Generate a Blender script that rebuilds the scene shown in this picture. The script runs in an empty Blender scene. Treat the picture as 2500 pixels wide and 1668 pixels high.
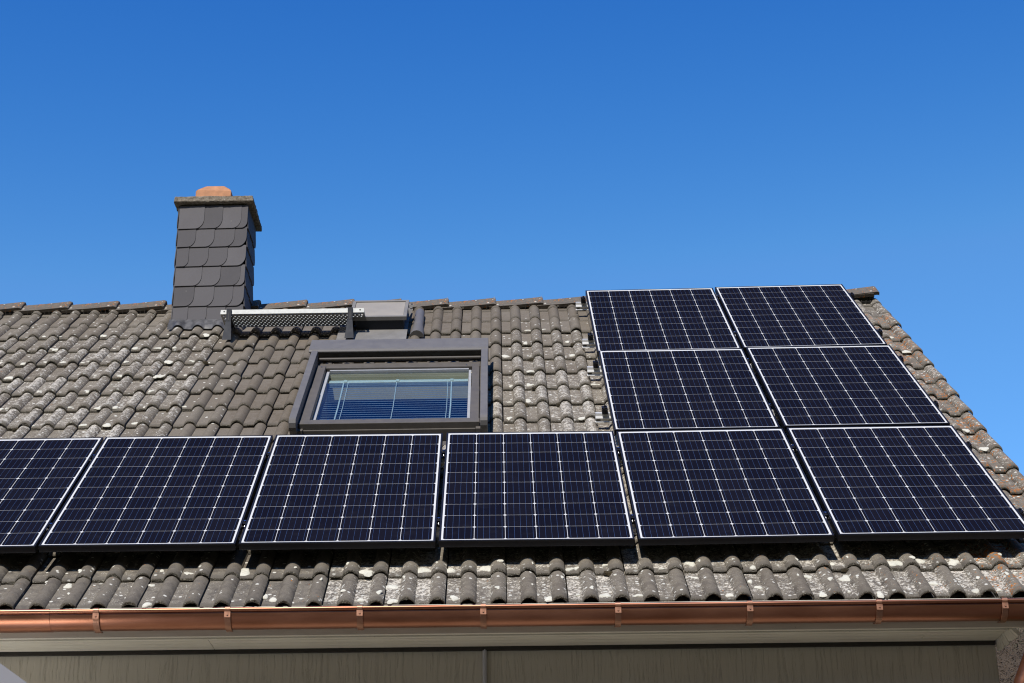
import bpy, bmesh, math, random
from mathutils import Vector, Matrix
import numpy as np
R = math.radians
sc = bpy.context.scene
col = sc.collection
random.seed(7); rng = np.random.default_rng(11)

# ------------------------------------------------------------------ camera
cd = bpy.data.cameras.new('camera'); cam = bpy.data.objects.new('camera', cd); col.objects.link(cam)
cd.sensor_width = 36.0; cd.lens = 61.14; cd.clip_start = 0.1; cd.clip_end = 4000
c_right = Vector((0.999860, -0.002240, -0.015950)).normalized()
c_fwd = Vector((0.0083, 0.9183, 0.39587)).normalized()
c_right = (c_right - c_fwd * c_right.dot(c_fwd)).normalized()
c_up = c_right.cross(c_fwd)
mw = Matrix.Identity(4)
for i in range(3):
    mw[i][0] = c_right[i]; mw[i][1] = c_up[i]; mw[i][2] = -c_fwd[i]
mw.translation = Vector((-0.1878, -8.5563, -2.5894))
cam.matrix_world = mw
sc.camera = cam

# ------------------------------------------------------------------ light
SUN_ELEV, SUN_LEFT = R(44), R(15)          # sun stands in front of the eaves, a little to the left
w = bpy.data.worlds.new('World'); sc.world = w; w.use_nodes = True
wn = w.node_tree.nodes; wl = w.node_tree.links
sky = wn.new('ShaderNodeTexSky'); sky.sky_type = 'NISHITA'; sky.sun_disc = False
sky.sun_elevation = SUN_ELEV; sky.sun_rotation = math.pi + SUN_LEFT
sky.altitude = 300; sky.air_density = 1.0; sky.dust_density = 0.0; sky.ozone_density = 4.0
hs = wn.new('ShaderNodeHueSaturation'); hs.inputs['Saturation'].default_value = 1.22
wl.new(sky.outputs[0], hs.inputs['Color'])
sp = wn.new('ShaderNodeSeparateColor'); cb = wn.new('ShaderNodeCombineColor'); wl.new(hs.outputs[0], sp.inputs[0])
for ch, (pw, k) in enumerate(((3.0, 3.92), (1.95, .661), (1.08, .93))):        # the camera's deep, saturated blue towards the zenith
    a = wn.new('ShaderNodeMath'); a.operation = 'POWER'; wl.new(sp.outputs[ch], a.inputs[0]); a.inputs[1].default_value = pw
    b = wn.new('ShaderNodeMath'); b.operation = 'MULTIPLY'; wl.new(a.outputs[0], b.inputs[0]); b.inputs[1].default_value = k
    c = wn.new('ShaderNodeMath'); c.operation = 'MINIMUM'; wl.new(b.outputs[0], c.inputs[0]); wl.new(sp.outputs[ch], c.inputs[1])
    wl.new(c.outputs[0], cb.inputs[ch])
wl.new(cb.outputs[0], wn['Background'].inputs['Color'])
wn['Background'].inputs['Strength'].default_value = 0.14
sd = bpy.data.lights.new('sun', 'SUN'); sun = bpy.data.objects.new('sun', sd); col.objects.link(sun)
sd.energy = 3.3; sd.angle = R(0.5); sd.color = (1.0, 0.94, 0.85)
sdir = Vector((-math.sin(SUN_LEFT) * math.cos(SUN_ELEV), -math.cos(SUN_LEFT) * math.cos(SUN_ELEV), math.sin(SUN_ELEV)))
sun.rotation_euler = sdir.to_track_quat('Z', 'Y').to_euler()
sc.view_settings.view_transform = 'Standard'; sc.view_settings.look = 'None'
sc.view_settings.exposure = 0.5; sc.view_settings.gamma = 1.0
sc.cycles.use_denoising = True; sc.cycles.denoising_prefilter = 'NONE'; sc.cycles.filter_width = 1.15
sc.cycles.sample_clamp_indirect = 12.0

# ------------------------------------------------------------------ frames and mesh builder
TH = 0.6963
CT, ST = math.cos(TH), math.sin(TH)
def roofp(p):                      # roof coordinates (along eaves, up the slope, off the slope) to world
    u, v, n = p
    return (u, v * CT - n * ST, v * ST + n * CT)
def same(p): return p
GROUND = -4.2
HOUSE_AT = Vector((-2.0, 4.0, GROUND))

class MB:
    def __init__(s, T=same): s.v = []; s.f = []; s.m = []; s.T = T; s.mi = 0; s.smooth = set()
    def add(s, verts, faces, sm=False):
        b = len(s.v); s.v += [s.T(p) for p in verts]
        for f in faces:
            if sm: s.smooth.add(len(s.f))
            s.f.append(tuple(b + i for i in f)); s.m.append(s.mi)
    def hexa(s, p):                # 8 corners: bottom ring 4, top ring 4
        s.add(p, [(3, 2, 1, 0), (4, 5, 6, 7), (0, 1, 5, 4), (1, 2, 6, 5), (2, 3, 7, 6), (3, 0, 4, 7)])
    def box(s, x0, x1, y0, y1, z0, z1):
        s.hexa([(x0, y0, z0), (x1, y0, z0), (x1, y1, z0), (x0, y1, z0), (x0, y0, z1), (x1, y0, z1), (x1, y1, z1), (x0, y1, z1)])
    def prism(s, poly, fn0, fn1, sm=False):   # polygon (a,b) placed by fn0 and fn1
        n = len(poly)
        s.add([fn0(*p) for p in poly] + [fn1(*p) for p in poly], [])
        b = len(s.v) - 2 * n
        def f(t, smo=False):
            if smo: s.smooth.add(len(s.f))
            s.f.append(tuple(b + i for i in t)); s.m.append(s.mi)
        f(tuple(range(n - 1, -1, -1))); f(tuple(range(n, 2 * n)))
        for i in range(n): f((i, (i + 1) % n, n + (i + 1) % n, n + i), sm)
    def loft(s, rings, closed=True, caps=False, sm=True):
        n = len(rings[0]); vs = [p for r in rings for p in r]; fs = []
        for k in range(len(rings) - 1):
            for i in range(n if closed else n - 1):
                j = (i + 1) % n
                fs.append((k * n + i, k * n + j, (k + 1) * n + j, (k + 1) * n + i))
        s.add(vs, fs, sm)
        if caps:
            s.add(rings[0], [tuple(range(n - 1, -1, -1))]); s.add(rings[-1], [tuple(range(n))])
    def tube(s, path, r, seg=12, caps=True):
        pts = [Vector(p) for p in path]; rings = []; up = None
        for i, p in enumerate(pts):
            d = (pts[min(i + 1, len(pts) - 1)] - pts[max(i - 1, 0)]).normalized()
            if up is None: up = d.orthogonal().normalized()
            a = (up - d * up.dot(d)).normalized(); up = a; b = d.cross(a)
            rr = r[i] if isinstance(r, (list, tuple)) else r
            rings.append([tuple(p + a * rr * math.cos(t) + b * rr * math.sin(t)) for t in [2 * math.pi * k / seg for k in range(seg)]])
        s.loft(rings, True, caps)
    def build(s, name, mats, parent=None, base=None, bevel=0, fix=True, shift=None):
        me = bpy.data.meshes.new(name)
        off = Vector(shift) if shift is not None else Vector((0, 0, 0))
        me.from_pydata([tuple(Vector(p) - off) for p in s.v], [], s.f)
        if not isinstance(mats, (list, tuple)): mats = [mats]
        for m in mats: me.materials.append(m)
        me.polygons.foreach_set('material_index', s.m)
        me.polygons.foreach_set('use_smooth', [i in s.smooth for i in range(len(s.f))])
        if fix:
            bm = bmesh.new(); bm.from_mesh(me); bmesh.ops.recalc_face_normals(bm, faces=bm.faces); bm.to_mesh(me); bm.free()
        o = bpy.data.objects.new(name, me); col.objects.link(o)
        o.location = off
        if parent is not None:
            o.parent = parent
            if base is not None: o.matrix_parent_inverse = Matrix.Translation(-Vector(base))
        if bevel:
            b = o.modifiers.new('bevel', 'BEVEL'); b.width = bevel; b.segments = 2; b.limit_method = 'ANGLE'; b.angle_limit = R(40)
        return o

def tag(o, label=None, cat=None, group=None, kind=None):
    for k, val in (('label', label), ('category', cat), ('group', group), ('kind', kind)):
        if val: o[k] = val
    return o
def empty(name, loc, rot=(0, 0, 0)):
    o = bpy.data.objects.new(name, None); col.objects.link(o); o.location = loc; o.rotation_euler = rot
    o.empty_display_size = 0.2
    return o
def copy_tree(o, parent=None):
    c = o.copy(); col.objects.link(c)
    if parent is not None: c.parent = parent
    for ch in list(o.children): copy_tree(ch, c)
    return c

# ------------------------------------------------------------------ materials
class NT:
    def __init__(s, name):
        s.mat = bpy.data.materials.new(name); s.mat.use_nodes = True
        s.n = s.mat.node_tree.nodes; s.l = s.mat.node_tree.links
        s.b = s.n['Principled BSDF']; s.out = s.n['Material Output']
    def put(s, sock, v):
        if hasattr(v, 'links') or isinstance(v, bpy.types.NodeSocket): s.l.new(v, sock)
        elif isinstance(v, (tuple, list)) and len(v) == 3 and sock.type == 'RGBA': sock.default_value = (*v, 1)
        else: sock.default_value = v
    def node(s, t, **kw):
        n = s.n.new(t)
        for k, v in kw.items(): setattr(n, k, v)
        return n
    def math(s, op, a, b=None, c=None, clamp=False):
        n = s.node('ShaderNodeMath', operation=op, use_clamp=clamp)
        for i, v in enumerate((a, b, c)):
            if v is not None: s.put(n.inputs[i], v)
        return n.outputs[0]
    def mix(s, f, a, b):
        n = s.node('ShaderNodeMix', data_type='RGBA'); s.put(n.inputs[0], f); s.put(n.inputs[6], a); s.put(n.inputs[7], b)
        return n.outputs[2]
    def step(s, x, lo, hi, a=0.0, b=1.0):
        n = s.node('ShaderNodeMapRange', interpolation_type='SMOOTHSTEP'); s.put(n.inputs[0], x)
        s.put(n.inputs[1], lo); s.put(n.inputs[2], hi); s.put(n.inputs[3], a); s.put(n.inputs[4], b)
        return n.outputs[0]
    def coord(s, scale=(1, 1, 1), rot=(0, 0, 0)):
        t = s.node('ShaderNodeTexCoord'); m = s.node('ShaderNodeMapping')
        m.inputs['Scale'].default_value = scale; m.inputs['Rotation'].default_value = rot
        s.l.new(t.outputs['Object'], m.inputs[0]); return m.outputs[0]
    def noise(s, co, scale, detail=4, rough=.55, dist=0):
        n = s.node('ShaderNodeTexNoise'); s.l.new(co, n.inputs['Vector'])
        n.inputs['Scale'].default_value = scale; n.inputs['Detail'].default_value = detail; n.inputs['Roughness'].default_value = rough
        n.inputs['Distortion'].default_value = dist
        return n.outputs[0]
    def voro(s, co, scale, out=0, rnd=1.0):
        n = s.node('ShaderNodeTexVoronoi'); s.l.new(co, n.inputs['Vector']); n.inputs['Scale'].default_value = scale
        n.inputs['Randomness'].default_value = rnd
        return n.outputs[out]
    def attr(s, name):
        n = s.node('ShaderNodeAttribute', attribute_name=name); return n
    def sep(s, v):
        n = s.node('ShaderNodeSeparateXYZ'); s.l.new(v, n.inputs[0]); return n.outputs
    def bump(s, h, strength=.3, dist=.005):
        n = s.node('ShaderNodeBump'); s.put(n.inputs['Height'], h); n.inputs['Strength'].default_value = strength
        n.inputs['Distance'].default_value = dist; s.l.new(n.outputs[0], s.b.inputs['Normal'])
    def set(s, color=None, rough=None, metal=None, spec=None):
        if color is not None: s.put(s.b.inputs['Base Color'], color)
        if rough is not None: s.put(s.b.inputs['Roughness'], rough)
        if metal is not None: s.put(s.b.inputs['Metallic'], metal)
        if spec is not None: s.put(s.b.inputs['Specular IOR Level'], spec)
        return s.mat

def plain(name, c, rough=.5, metal=0, spec=.5, var=.15, scale=18, bump=0, stretch=(1, 1, 1)):
    t = NT(name); co = t.coord(stretch)
    n = t.noise(co, scale, 6, .6)
    n2 = t.noise(co, scale * .13, 3)
    f = t.math('MULTIPLY_ADD', n, .6, t.math('MULTIPLY', n2, .4))
    c0 = tuple(x * (1 - var) for x in c); c1 = tuple(min(1, x * (1 + var)) for x in c)
    t.set(t.mix(t.step(f, .3, .7), c0, c1), t.step(n, .2, .8, max(.02, rough - .08), rough + .08), metal, spec)
    if bump: t.bump(n, bump, .003)
    return t.mat

def tile_material(name='weathered_concrete_tile'):
    t = NT(name); co = t.coord()
    at = t.attr('wear'); r, g, b = t.sep(at.outputs['Vector'])
    ap = t.attr('tilepos'); pa, pv, pr = t.sep(ap.outputs['Vector'])
    fine = t.noise(co, 150, 6, .75); mid = t.noise(co, 22, 6, .65); big = t.noise(co, 2.2, 4, .6)
    stre = t.noise(t.coord((1, .6, 1.8)), 72, 6, .78, .4)
    base = t.mix(pr, (.166, .139, .109), (.208, .178, .143))
    base = t.mix(t.step(mid, .40, .66, 0, .62), base, (.118, .092, .064))
    base = t.mix(t.step(big, .42, .66, 0, .35), base, (.205, .180, .150))
    base = t.mix(t.math('MULTIPLY', b, t.step(mid, .3, .6, .1, .55)), base, (.155, .128, .096))     # rolls are browner
    base = t.mix(t.math('MULTIPLY', pa, t.step(b, 0, 1, 1, .72)), base, t.mix(mid, (.078, .072, .068), (.104, .093, .082)))     # intact dark surface film
    # worn patches where the paint film has gone: pale gritty ground
    wearf = t.math('MULTIPLY', r, t.step(t.math('ADD', mid, t.math('MULTIPLY', big, .4)), .52, .80))
    base = t.mix(t.math('MULTIPLY', wearf, .75), base, (.29, .255, .20))
    base = t.mix(t.step(fine, .36, .66, .28, 0), base, (.055, .046, .036))
    base = t.mix(t.step(fine, .50, .74, 0, .30), base, (.33, .30, .25))
    # lichen speckle
    thr = t.math('MULTIPLY_ADD', r, -.30, .80)
    thr = t.math('MULTIPLY_ADD', t.math('SUBTRACT', mid, .5), -.30, thr)
    body = t.step(pv, .015, .16, .07, 0.0)
    thr = t.math('ADD', thr, body)
    spk = t.step(t.math('SUBTRACT', stre, thr), 0.0, .045)
    base = t.mix(t.math('MULTIPLY', spk, .9), base, t.mix(fine, (.46, .41, .33), (.80, .75, .66)))
    # round lichen dots
    vd = t.voro(co, 30); vc = t.voro(co, 30, 1)
    vr = t.sep(vc)[0]
    dots = t.math('MULTIPLY', t.step(vd, .30, .24), t.step(vr, t.math('MULTIPLY_ADD', r, -.40, 1.03), t.math('MULTIPLY_ADD', r, -.40, 1.06)))
    base = t.mix(dots, base, (.62, .60, .53))
    # orange lichen
    on = t.noise(t.coord((1.3, 1, 1)), 42, 4, .65); on2 = t.noise(co, 7, 3, .5)
    of = t.math('ADD', t.math('MULTIPLY', on, .75), t.math('MULTIPLY', on2, .25))
    othr = t.math('MULTIPLY_ADD', g, -.22, .73)
    org = t.step(t.math('SUBTRACT', of, othr), 0, .03)
    base = t.mix(org, base, t.mix(fine, (.33, .10, .018), (.55, .21, .04)))
    # gritty broken nose: pores and moss
    nose = t.step(pv, .022, .002)
    pore = t.step(t.noise(co, 210, 3, .6), .50, .60)
    base = t.mix(nose, base, t.mix(pore, (.05, .043, .03), (.34, .31, .24)))
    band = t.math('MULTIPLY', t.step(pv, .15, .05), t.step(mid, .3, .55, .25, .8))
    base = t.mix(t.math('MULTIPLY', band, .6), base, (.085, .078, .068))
    t.set(base, .9, 0, .12)
    h = t.math('ADD', t.math('MULTIPLY', fine, .6), t.math('ADD', t.math('MULTIPLY', spk, .6), t.math('MULTIPLY', pore, t.math('MULTIPLY', nose, 1.5))))
    t.bump(h, .8, .004)
    return t.mat

def panel_material():
    t = NT('solar_cells_under_glass')
    tc = t.node('ShaderNodeTexCoord'); x, y, z = t.sep(tc.outputs['Object'])
    px, py = .1600, .1592
    gx = t.math('DIVIDE', t.math('ADD', x, .489 - .009), px)
    gy = t.math('DIVIDE', t.math('ADD', y, .811 - .010), py)
    fx = t.math('FRACT', gx); fy = t.math('FRACT', gy)
    dx = t.math('MULTIPLY', t.math('ABSOLUTE', t.math('SUBTRACT', fx, .5)), px)
    dy = t.math('MULTIPLY', t.math('ABSOLUTE', t.math('SUBTRACT', fy, .5)), py)
    ok = t.math('MULTIPLY', t.math('LESS_THAN', dx, .0788), t.math('LESS_THAN', dy, .07895))
    ok = t.math('MULTIPLY', ok, t.math('LESS_THAN', t.math('ADD', dx, dy), .1490))
    for v, n in ((gx, 6), (gy, 10)):
        ok = t.math('MULTIPLY', ok, t.math('MULTIPLY', t.math('GREATER_THAN', v, 0.0), t.math('LESS_THAN', v, float(n))))
    bb = t.math('ABSOLUTE', t.math('SUBTRACT', t.math('FRACT', t.math('MULTIPLY', fx, 5.0)), .5))
    bus = t.math('LESS_THAN', bb, .017)
    oi = t.node('ShaderNodeObjectInfo')
    cellid = t.node('ShaderNodeTexWhiteNoise'); cv = t.node('ShaderNodeCombineXYZ')
    t.l.new(t.math('FLOOR', gx), cv.inputs[0]); t.l.new(t.math('FLOOR', gy), cv.inputs[1]); t.l.new(oi.outputs['Random'], cv.inputs[2])
    t.l.new(cv.outputs[0], cellid.inputs['Vector'])
    cell = t.mix(cellid.outputs[0], (.0066, .0052, .0058), (.0088, .0071, .0078))
    cell = t.mix(bus, cell, (.045, .085, .20))  # silver busbars coloured blue: the sky's reflection is painted in
    c = t.mix(ok, (.63, .63, .62), cell)
    dust = t.noise(tc.outputs['Object'], 9, 6, .7); sp = t.step(t.noise(tc.outputs['Object'], 130, 2, .5), .80, .84)
    c = t.mix(t.math('MULTIPLY', t.step(dust, .5, .8), .012), c, (.5, .45, .38))
    c = t.mix(t.math('MULTIPLY', sp, .35), c, (.45, .42, .38))
    t.n.remove(t.b); df = t.node('ShaderNodeBsdfDiffuse'); t.l.new(c, df.inputs[0]); gl = t.node('ShaderNodeBsdfGlossy')
    t.l.new(t.step(dust, .3, .7, .10, .2), gl.inputs['Roughness']); mx = t.node('ShaderNodeMixShader'); mx.inputs[0].default_value = .045
    t.l.new(df.outputs[0], mx.inputs[1]); t.l.new(gl.outputs[0], mx.inputs[2]); t.l.new(mx.outputs[0], t.out.inputs['Surface'])
    return t.mat

def wall_material():
    t = NT('combed_cream_render')
    co = t.coord((1, 1, .13)); wob = t.noise(t.coord((1, 1, .8)), 5, 3, .5)
    tc = t.node('ShaderNodeTexCoord'); x, y, z = t.sep(tc.outputs['Object'])
    xx = t.math('ADD', x, t.math('MULTIPLY', wob, .035))
    v = t.node('ShaderNodeCombineXYZ'); t.l.new(t.math('MULTIPLY', xx, 40), v.inputs[0]); t.l.new(t.math('MULTIPLY', z, 1.1), v.inputs[2]); t.l.new(t.math('MULTIPLY', y, 40), v.inputs[1])
    ln = t.node('ShaderNodeTexNoise'); t.l.new(v.outputs[0], ln.inputs['Vector']); ln.inputs['Scale'].default_value = 1.0; ln.inputs['Detail'].default_value = 5; ln.inputs['Roughness'].default_value = .6
    ridge = t.math('ABSOLUTE', t.math('SUBTRACT', ln.outputs[0], .5))
    groove = t.step(ridge, .015, .0)
    big = t.noise(t.coord(), 1.6, 4); fine = t.noise(t.coord(), 120, 3, .6)
    c = t.mix(big, (.47, .425, .345), (.55, .505, .415))
    c = t.mix(t.math('MULTIPLY', groove, t.step(fine, .35, .65, .05, .20)), c, (.27, .22, .15))
    t.set(c, .9, 0, .2)
    t.bump(t.math('SUBTRACT', t.math('MULTIPLY', ln.outputs[0], .8), groove), .55, .006)
    return t.mat

def copper_material(name='copper', tone=1.0):
    t = NT(name); co = t.coord((.25, 1, 1))
    a = t.noise(co, 7, 5, .6); b = t.noise(t.coord(), 60, 5, .7)
    c = t.mix(t.step(a, .35, .68), (.29 * tone, .120 * tone, .070 * tone), (.40 * tone, .182 * tone, .115 * tone))
    st = t.step(t.noise(t.coord((.6, 1, 1)), 18, 6, .7), .66, .74)
    c = t.mix(t.math('MULTIPLY', st, .35), c, (.30, .23, .15))
    t.set(c, t.step(a, .3, .75, .32, .42), .94, .5)
    return t.mat

def slate_material():
    t = NT('dark_slate'); co = t.coord()
    at = t.attr('tone')
    n = t.noise(co, 40, 6, .6); n2 = t.noise(co, 6, 3)
    c = t.mix(at.outputs['Fac'], (.098, .094, .099), (.140, .134, .140))
    c = t.mix(t.step(n2, .4, .7, 0, .5), c, (.118, .112, .117))
    ch = t.step(t.noise(t.coord((1, 1, 3)), 70, 4, .7), .70, .76)
    c = t.mix(t.math('MULTIPLY', ch, .45), c, (.26, .25, .25))
    dot = t.step(t.voro(co, 16), .075, .05)
    c = t.mix(t.math('MULTIPLY', dot, t.step(t.sep(t.voro(co, 16, 1))[0], .80, .84)), c, (.48, .47, .44))
    t.set(c, .65, 0, .06); t.bump(n, .15, .002)
    return t.mat

def concrete_material():
    t = NT('mossy_concrete'); co = t.coord()
    a = t.noise(co, 30, 6, .7); b = t.noise(co, 140, 4, .7)
    c = t.mix(t.step(a, .35, .65), (.14, .115, .085), (.27, .235, .185))
    c = t.mix(t.step(b, .58, .66), c, (.05, .042, .03))
    c = t.mix(t.step(t.noise(co, 45, 4, .6), .66, .70), c, (.55, .52, .46))
    c = t.mix(t.step(t.noise(co, 16, 4, .7), .69, .72), c, (.42, .15, .03))
    t.set(c, .9, 0, .2); t.bump(t.math('ADD', a, b), .6, .006)
    return t.mat

def galv_material():
    t = NT('galvanised_steel'); co = t.coord()
    v = t.voro(co, 55, 1); vr = t.sep(v)[0]
    c = t.mix(vr, (.34, .35, .345), (.45, .46, .45))
    t.set(c, t.step(vr, 0, 1, .55, .66), .85, .5)
    return t.mat

def glass_material():
    t = NT('window_glass'); t.n.remove(t.b)
    lw = t.node('ShaderNodeFresnel'); lw.inputs['IOR'].default_value = 1.75
    tr = t.node('ShaderNodeBsdfTransparent'); tr.inputs[0].default_value = (.80, .87, .89, 1)
    gl = t.node('ShaderNodeBsdfGlossy'); gl.inputs['Roughness'].default_value = .01; gl.inputs['Color'].default_value = (.95, .97, 1, 1)
    mx = t.node('ShaderNodeMixShader'); ge = t.node('ShaderNodeNewGeometry'); t.l.new(t.math('MULTIPLY', lw.outputs[0], t.math('SUBTRACT', 1.0, ge.outputs['Backfacing'])), mx.inputs[0]); t.l.new(tr.outputs[0], mx.inputs[1]); t.l.new(gl.outputs[0], mx.inputs[2])
    t.l.new(mx.outputs[0], t.out.inputs['Surface'])
    return t.mat

def wood_material():
    t = NT('painted_soffit_boards'); a = t.noise(t.coord((.5, 6, 6)), 9, 6, .6); b = t.noise(t.coord(), 70, 3)
    c = t.mix(t.step(a, .3, .7), (.62, .575, .475), (.70, .655, .55))
    c = t.mix(t.step(b, .74, .78), c, (.10, .08, .05))
    t.set(c, .6, 0, .3)
    return t.mat

M = dict(
    tile=tile_material(), panel=panel_material(), wall=wall_material(), copper=copper_material(), slate=slate_material(),
    concrete=concrete_material(), galv=galv_material(), glass=glass_material(), soffit=wood_material(),
    lichen=plain('pale_crust_lichen', (.60, .58, .49), .95, var=.18, scale=120, bump=.8),
    moss=plain('dry_moss', (.040, .030, .014), 1, var=.6, scale=160, bump=1),
    frame=plain('black_anodised_aluminium', (.012, .012, .015), .45, 0.0, .25, .2, 30),
    alu=plain('mill_aluminium', (.74, .74, .73), .5, .25, .5, .08, 60, stretch=(.1, 1, 1)),
    bead=plain('grey_glazing_bead', (.36, .37, .39), .5, 0, .2, .08, 30),
    steel=plain('stainless_bolt', (.65, .65, .66), .25, 1, .5, .1, 40),
    grey=plain('grey_coated_aluminium', (.148, .141, .138), .5, 0, .18, .10, 14, .03),
    greyd=plain('dark_brown_grey_sash', (.115, .104, .094), .5, 0, .18, .12, 16, .03),
    rubber=plain('black_rubber', (.012, .012, .012), .6),
    plastic=plain('anthracite_plastic', (.026, .029, .037), .6, 0, .18, .15, 25),
    lid=plain('cloudy_grey_glazing', (.33, .30, .255), .40, 0, .10, .10, 5),
    hatch=plain('grey_hatch_plastic', (.205, .196, .186), .6, 0, .12, .12, 10),
    lead=plain('lead_flashing', (.105, .102, .102), .5, .1, .3, .5, 22, .5),
    white=plain('white_blind', (.72, .76, .73), .4, 0, .5, .05, 20),
    slat=plain('venetian_slat', (.27, .29, .33), .5, 0, .5, .05, 20),
    pine=plain('window_pine', (.58, .47, .33), .5, 0, .4, .2, 10, stretch=(.2, 3, 3)),
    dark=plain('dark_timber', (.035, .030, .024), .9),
    clay=plain('clay_pot', (.50, .245, .13), .8, 0, .3, .22, 22, .3),
    pipe=plain('grey_conduit', (.42, .41, .42), .45, 0, .5, .1, 12),
    canopy=plain('pale_grey_sheet', (.21, .21, .235), .5, 0, .5, .05, 8),
    canopytop=plain('white_canopy_sheet', (.70, .70, .68), .5, 0, .3, .03, 6),
    bounce_terrace=plain('pale_bounce_concrete', (.62, .58, .50), .9, 0, .2, .12, 2, .2),
    zinc=plain('bounce_zinc_sheet', (.86, .86, .83), .42, 1, .5, .04, 3),
    paving=plain('dark_asphalt_yard', (.10, .088, .070), .9, 0, .3, .2, 3, .2),
    grass=plain('lawn', (.045, .060, .022), 1, 0, .2, .35, 2, .6),
    hill=plain('brown_hillside', (.085, .062, .041), 1, 0, .1, .4, .08),
    wood1=plain('bare_woodland', (.088, .062, .042), 1, 0, .1, .15, .4),
    green=plain('evergreen_leaf', (.045, .062, .028), .9, 0, .2, .4, 1.5),
)

# ------------------------------------------------------------------ ground and far hillside
g = MB()
NG = 40
g.add([(-1500, -1500, GROUND), (1500, -1500, GROUND), (1500, 1500, GROUND), (-1500, 1500, GROUND)], [(0, 1, 2, 3)])
tag(g.build('ground', M['grass'], fix=False), kind='structure')
g = MB(); g.box(-14, 9, -9, 0.04, GROUND - .1, GROUND + .02)
tag(g.build('paving', M['paving']), kind='structure')

g = MB(); g.box(-9, -2.3, -7.0, 0.03, GROUND + .024, GROUND + .05)  # pale slab out of view, added to bounce light onto left wall and soffit
tag(g.build('bounce_terrace', M['bounce_terrace']), kind='structure')
vv = []; vf = []; na, nr = 90, 14  # unseen slope added around the sides and back to block low sky, warm the bounce
for j in range(nr):
    for i in range(na):
        a = R(62 + 236 * i / (na - 1)); q = j / (nr - 1); r = 38 + 190 * q
        e_ = min(1, i / 10, (na - 1 - i) / 10); e_ = e_ * e_ * (3 - 2 * e_)
        zz = GROUND - .6 + (r - 38) * (.62 + .10 * math.sin(3 * a) + .05 * math.sin(11 * a)) * (.12 + .88 * e_) * min(1, .25 + q * 1.4)
        vv.append((r * math.sin(a), -4 + r * math.cos(a), zz))
for j in range(nr - 1):
    for i in range(na - 1):
        a = j * na + i; vf.append((a, a + 1, a + na + 1, a + na))
g = MB(); g.add(vv, vf, True)
tag(g.build('sky_block_slope', M['hill'], fix=False), kind='structure')

def hill_z(x, y):
    d = (y + .25 * (x - 60)) - 70
    if d <= 0: return GROUND - .5
    s = min(1, d / 190); s = s * s * (3 - 2 * s)
    return GROUND - .5 + 66 * s + 3.5 * math.sin(x * .031) * s + 2.4 * math.sin(y * .05 + x * .02) * s
nx, ny = 60, 40
hv = []; hf = []
for j in range(ny):
    for i in range(nx):
        x = -420 + 840 * i / (nx - 1); y = 60 + 340 * j / (ny - 1)
        hv.append((x, y, hill_z(x, y)))
for j in range(ny - 1):
    for i in range(nx - 1):
        a = j * nx + i; hf.append((a, a + 1, a + nx + 1, a + nx))
g = MB(); g.add(hv, hf, True)
tag(g.build('hill', M['hill'], fix=False), kind='structure')

def clump(mb, x, y, z, h, rad, n, mi):
    mb.mi = mi
    for k in range(n):
        a = random.uniform(0, 6.283); t = random.random()
        rr = rad * math.sqrt(random.random()) * math.sin(math.pi * (.12 + .86 * t)) ** .7
        p = Vector((x + rr * math.cos(a), y + rr * math.sin(a), z + h * (.12 + .88 * t)))
        d1 = Vector((random.gauss(0, 1), random.gauss(0, 1), random.gauss(0, 1))).normalized() * rad * .085
        d2 = Vector((random.gauss(0, 1), random.gauss(0, 1), random.gauss(0, 1))).normalized() * rad * .075
        mb.add([tuple(p - d1), tuple(p + d2), tuple(p + d1)], [(0, 1, 2)])
wd = MB()
for k in range(4600):
    near = k % 3 == 0
    y = random.uniform(125, 340); x = random.uniform(.24, .36) * (y + 8.5) if near else random.uniform(-1.1, 1.3) * y
    z = hill_z(x, y)
    if z < GROUND + .5: continue
    el = (z + 2.59) / math.hypot(x, y + 8.5)
    gr = el > .222 + random.uniform(-.008, .008) and random.random() < .8
    clump(wd, x, y, z - .3, random.uniform(2.5, 5), random.uniform(1.0, 2.0) * (1 if near else 1.7), 80 if near else 22, 1 if (gr or random.random() < .02) else 0)
tag(wd.build('woodland', [M['wood1'], M['green']], fix=False), 'bare brown woodland covering the far hillside with a dark green band', 'woodland', kind='stuff')

# ------------------------------------------------------------------ house
house = empty('house', HOUSE_AT)
tag(house, 'cream rendered house with a weathered grey tiled roof and a copper gutter', 'house')
HB = HOUSE_AT
XL, XR = -7.6, 2.85            # verges
WR, WL = 2.286, -7.1           # gable wall planes
WY = 0.05                      # front wall plane
RIDGE_V = 5.11
RY, RZ = roofp((0, RIDGE_V, -.16))[1:]
BY = 2 * RY - WY

mb = MB()
zt = -.535
mb.box(WL, WR, WY, WY + .3, GROUND, zt)                                        # front wall
mb.box(WL, WR, BY - .3, BY, GROUND, zt)
for x0, x1 in ((WL, WL + .3), (WR - .3, WR)):
    prof = [(WY + .3, GROUND), (BY - .3, GROUND), (BY - .3, -.40), (RY, RZ - .26), (WY + .3, -.40)]
    mb.prism(prof, lambda a, b, X=x0: (X, a, b), lambda a, b, X=x1: (X, a, b))
wall = mb.build('wall', M['wall'], house, HB)
mb = MB(); mb.box(WL + .3, WR - .3, WY + .3, BY - .3, -1.2, -1.1)
mb.build('attic_floor', M['dark'], house, HB)

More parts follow.
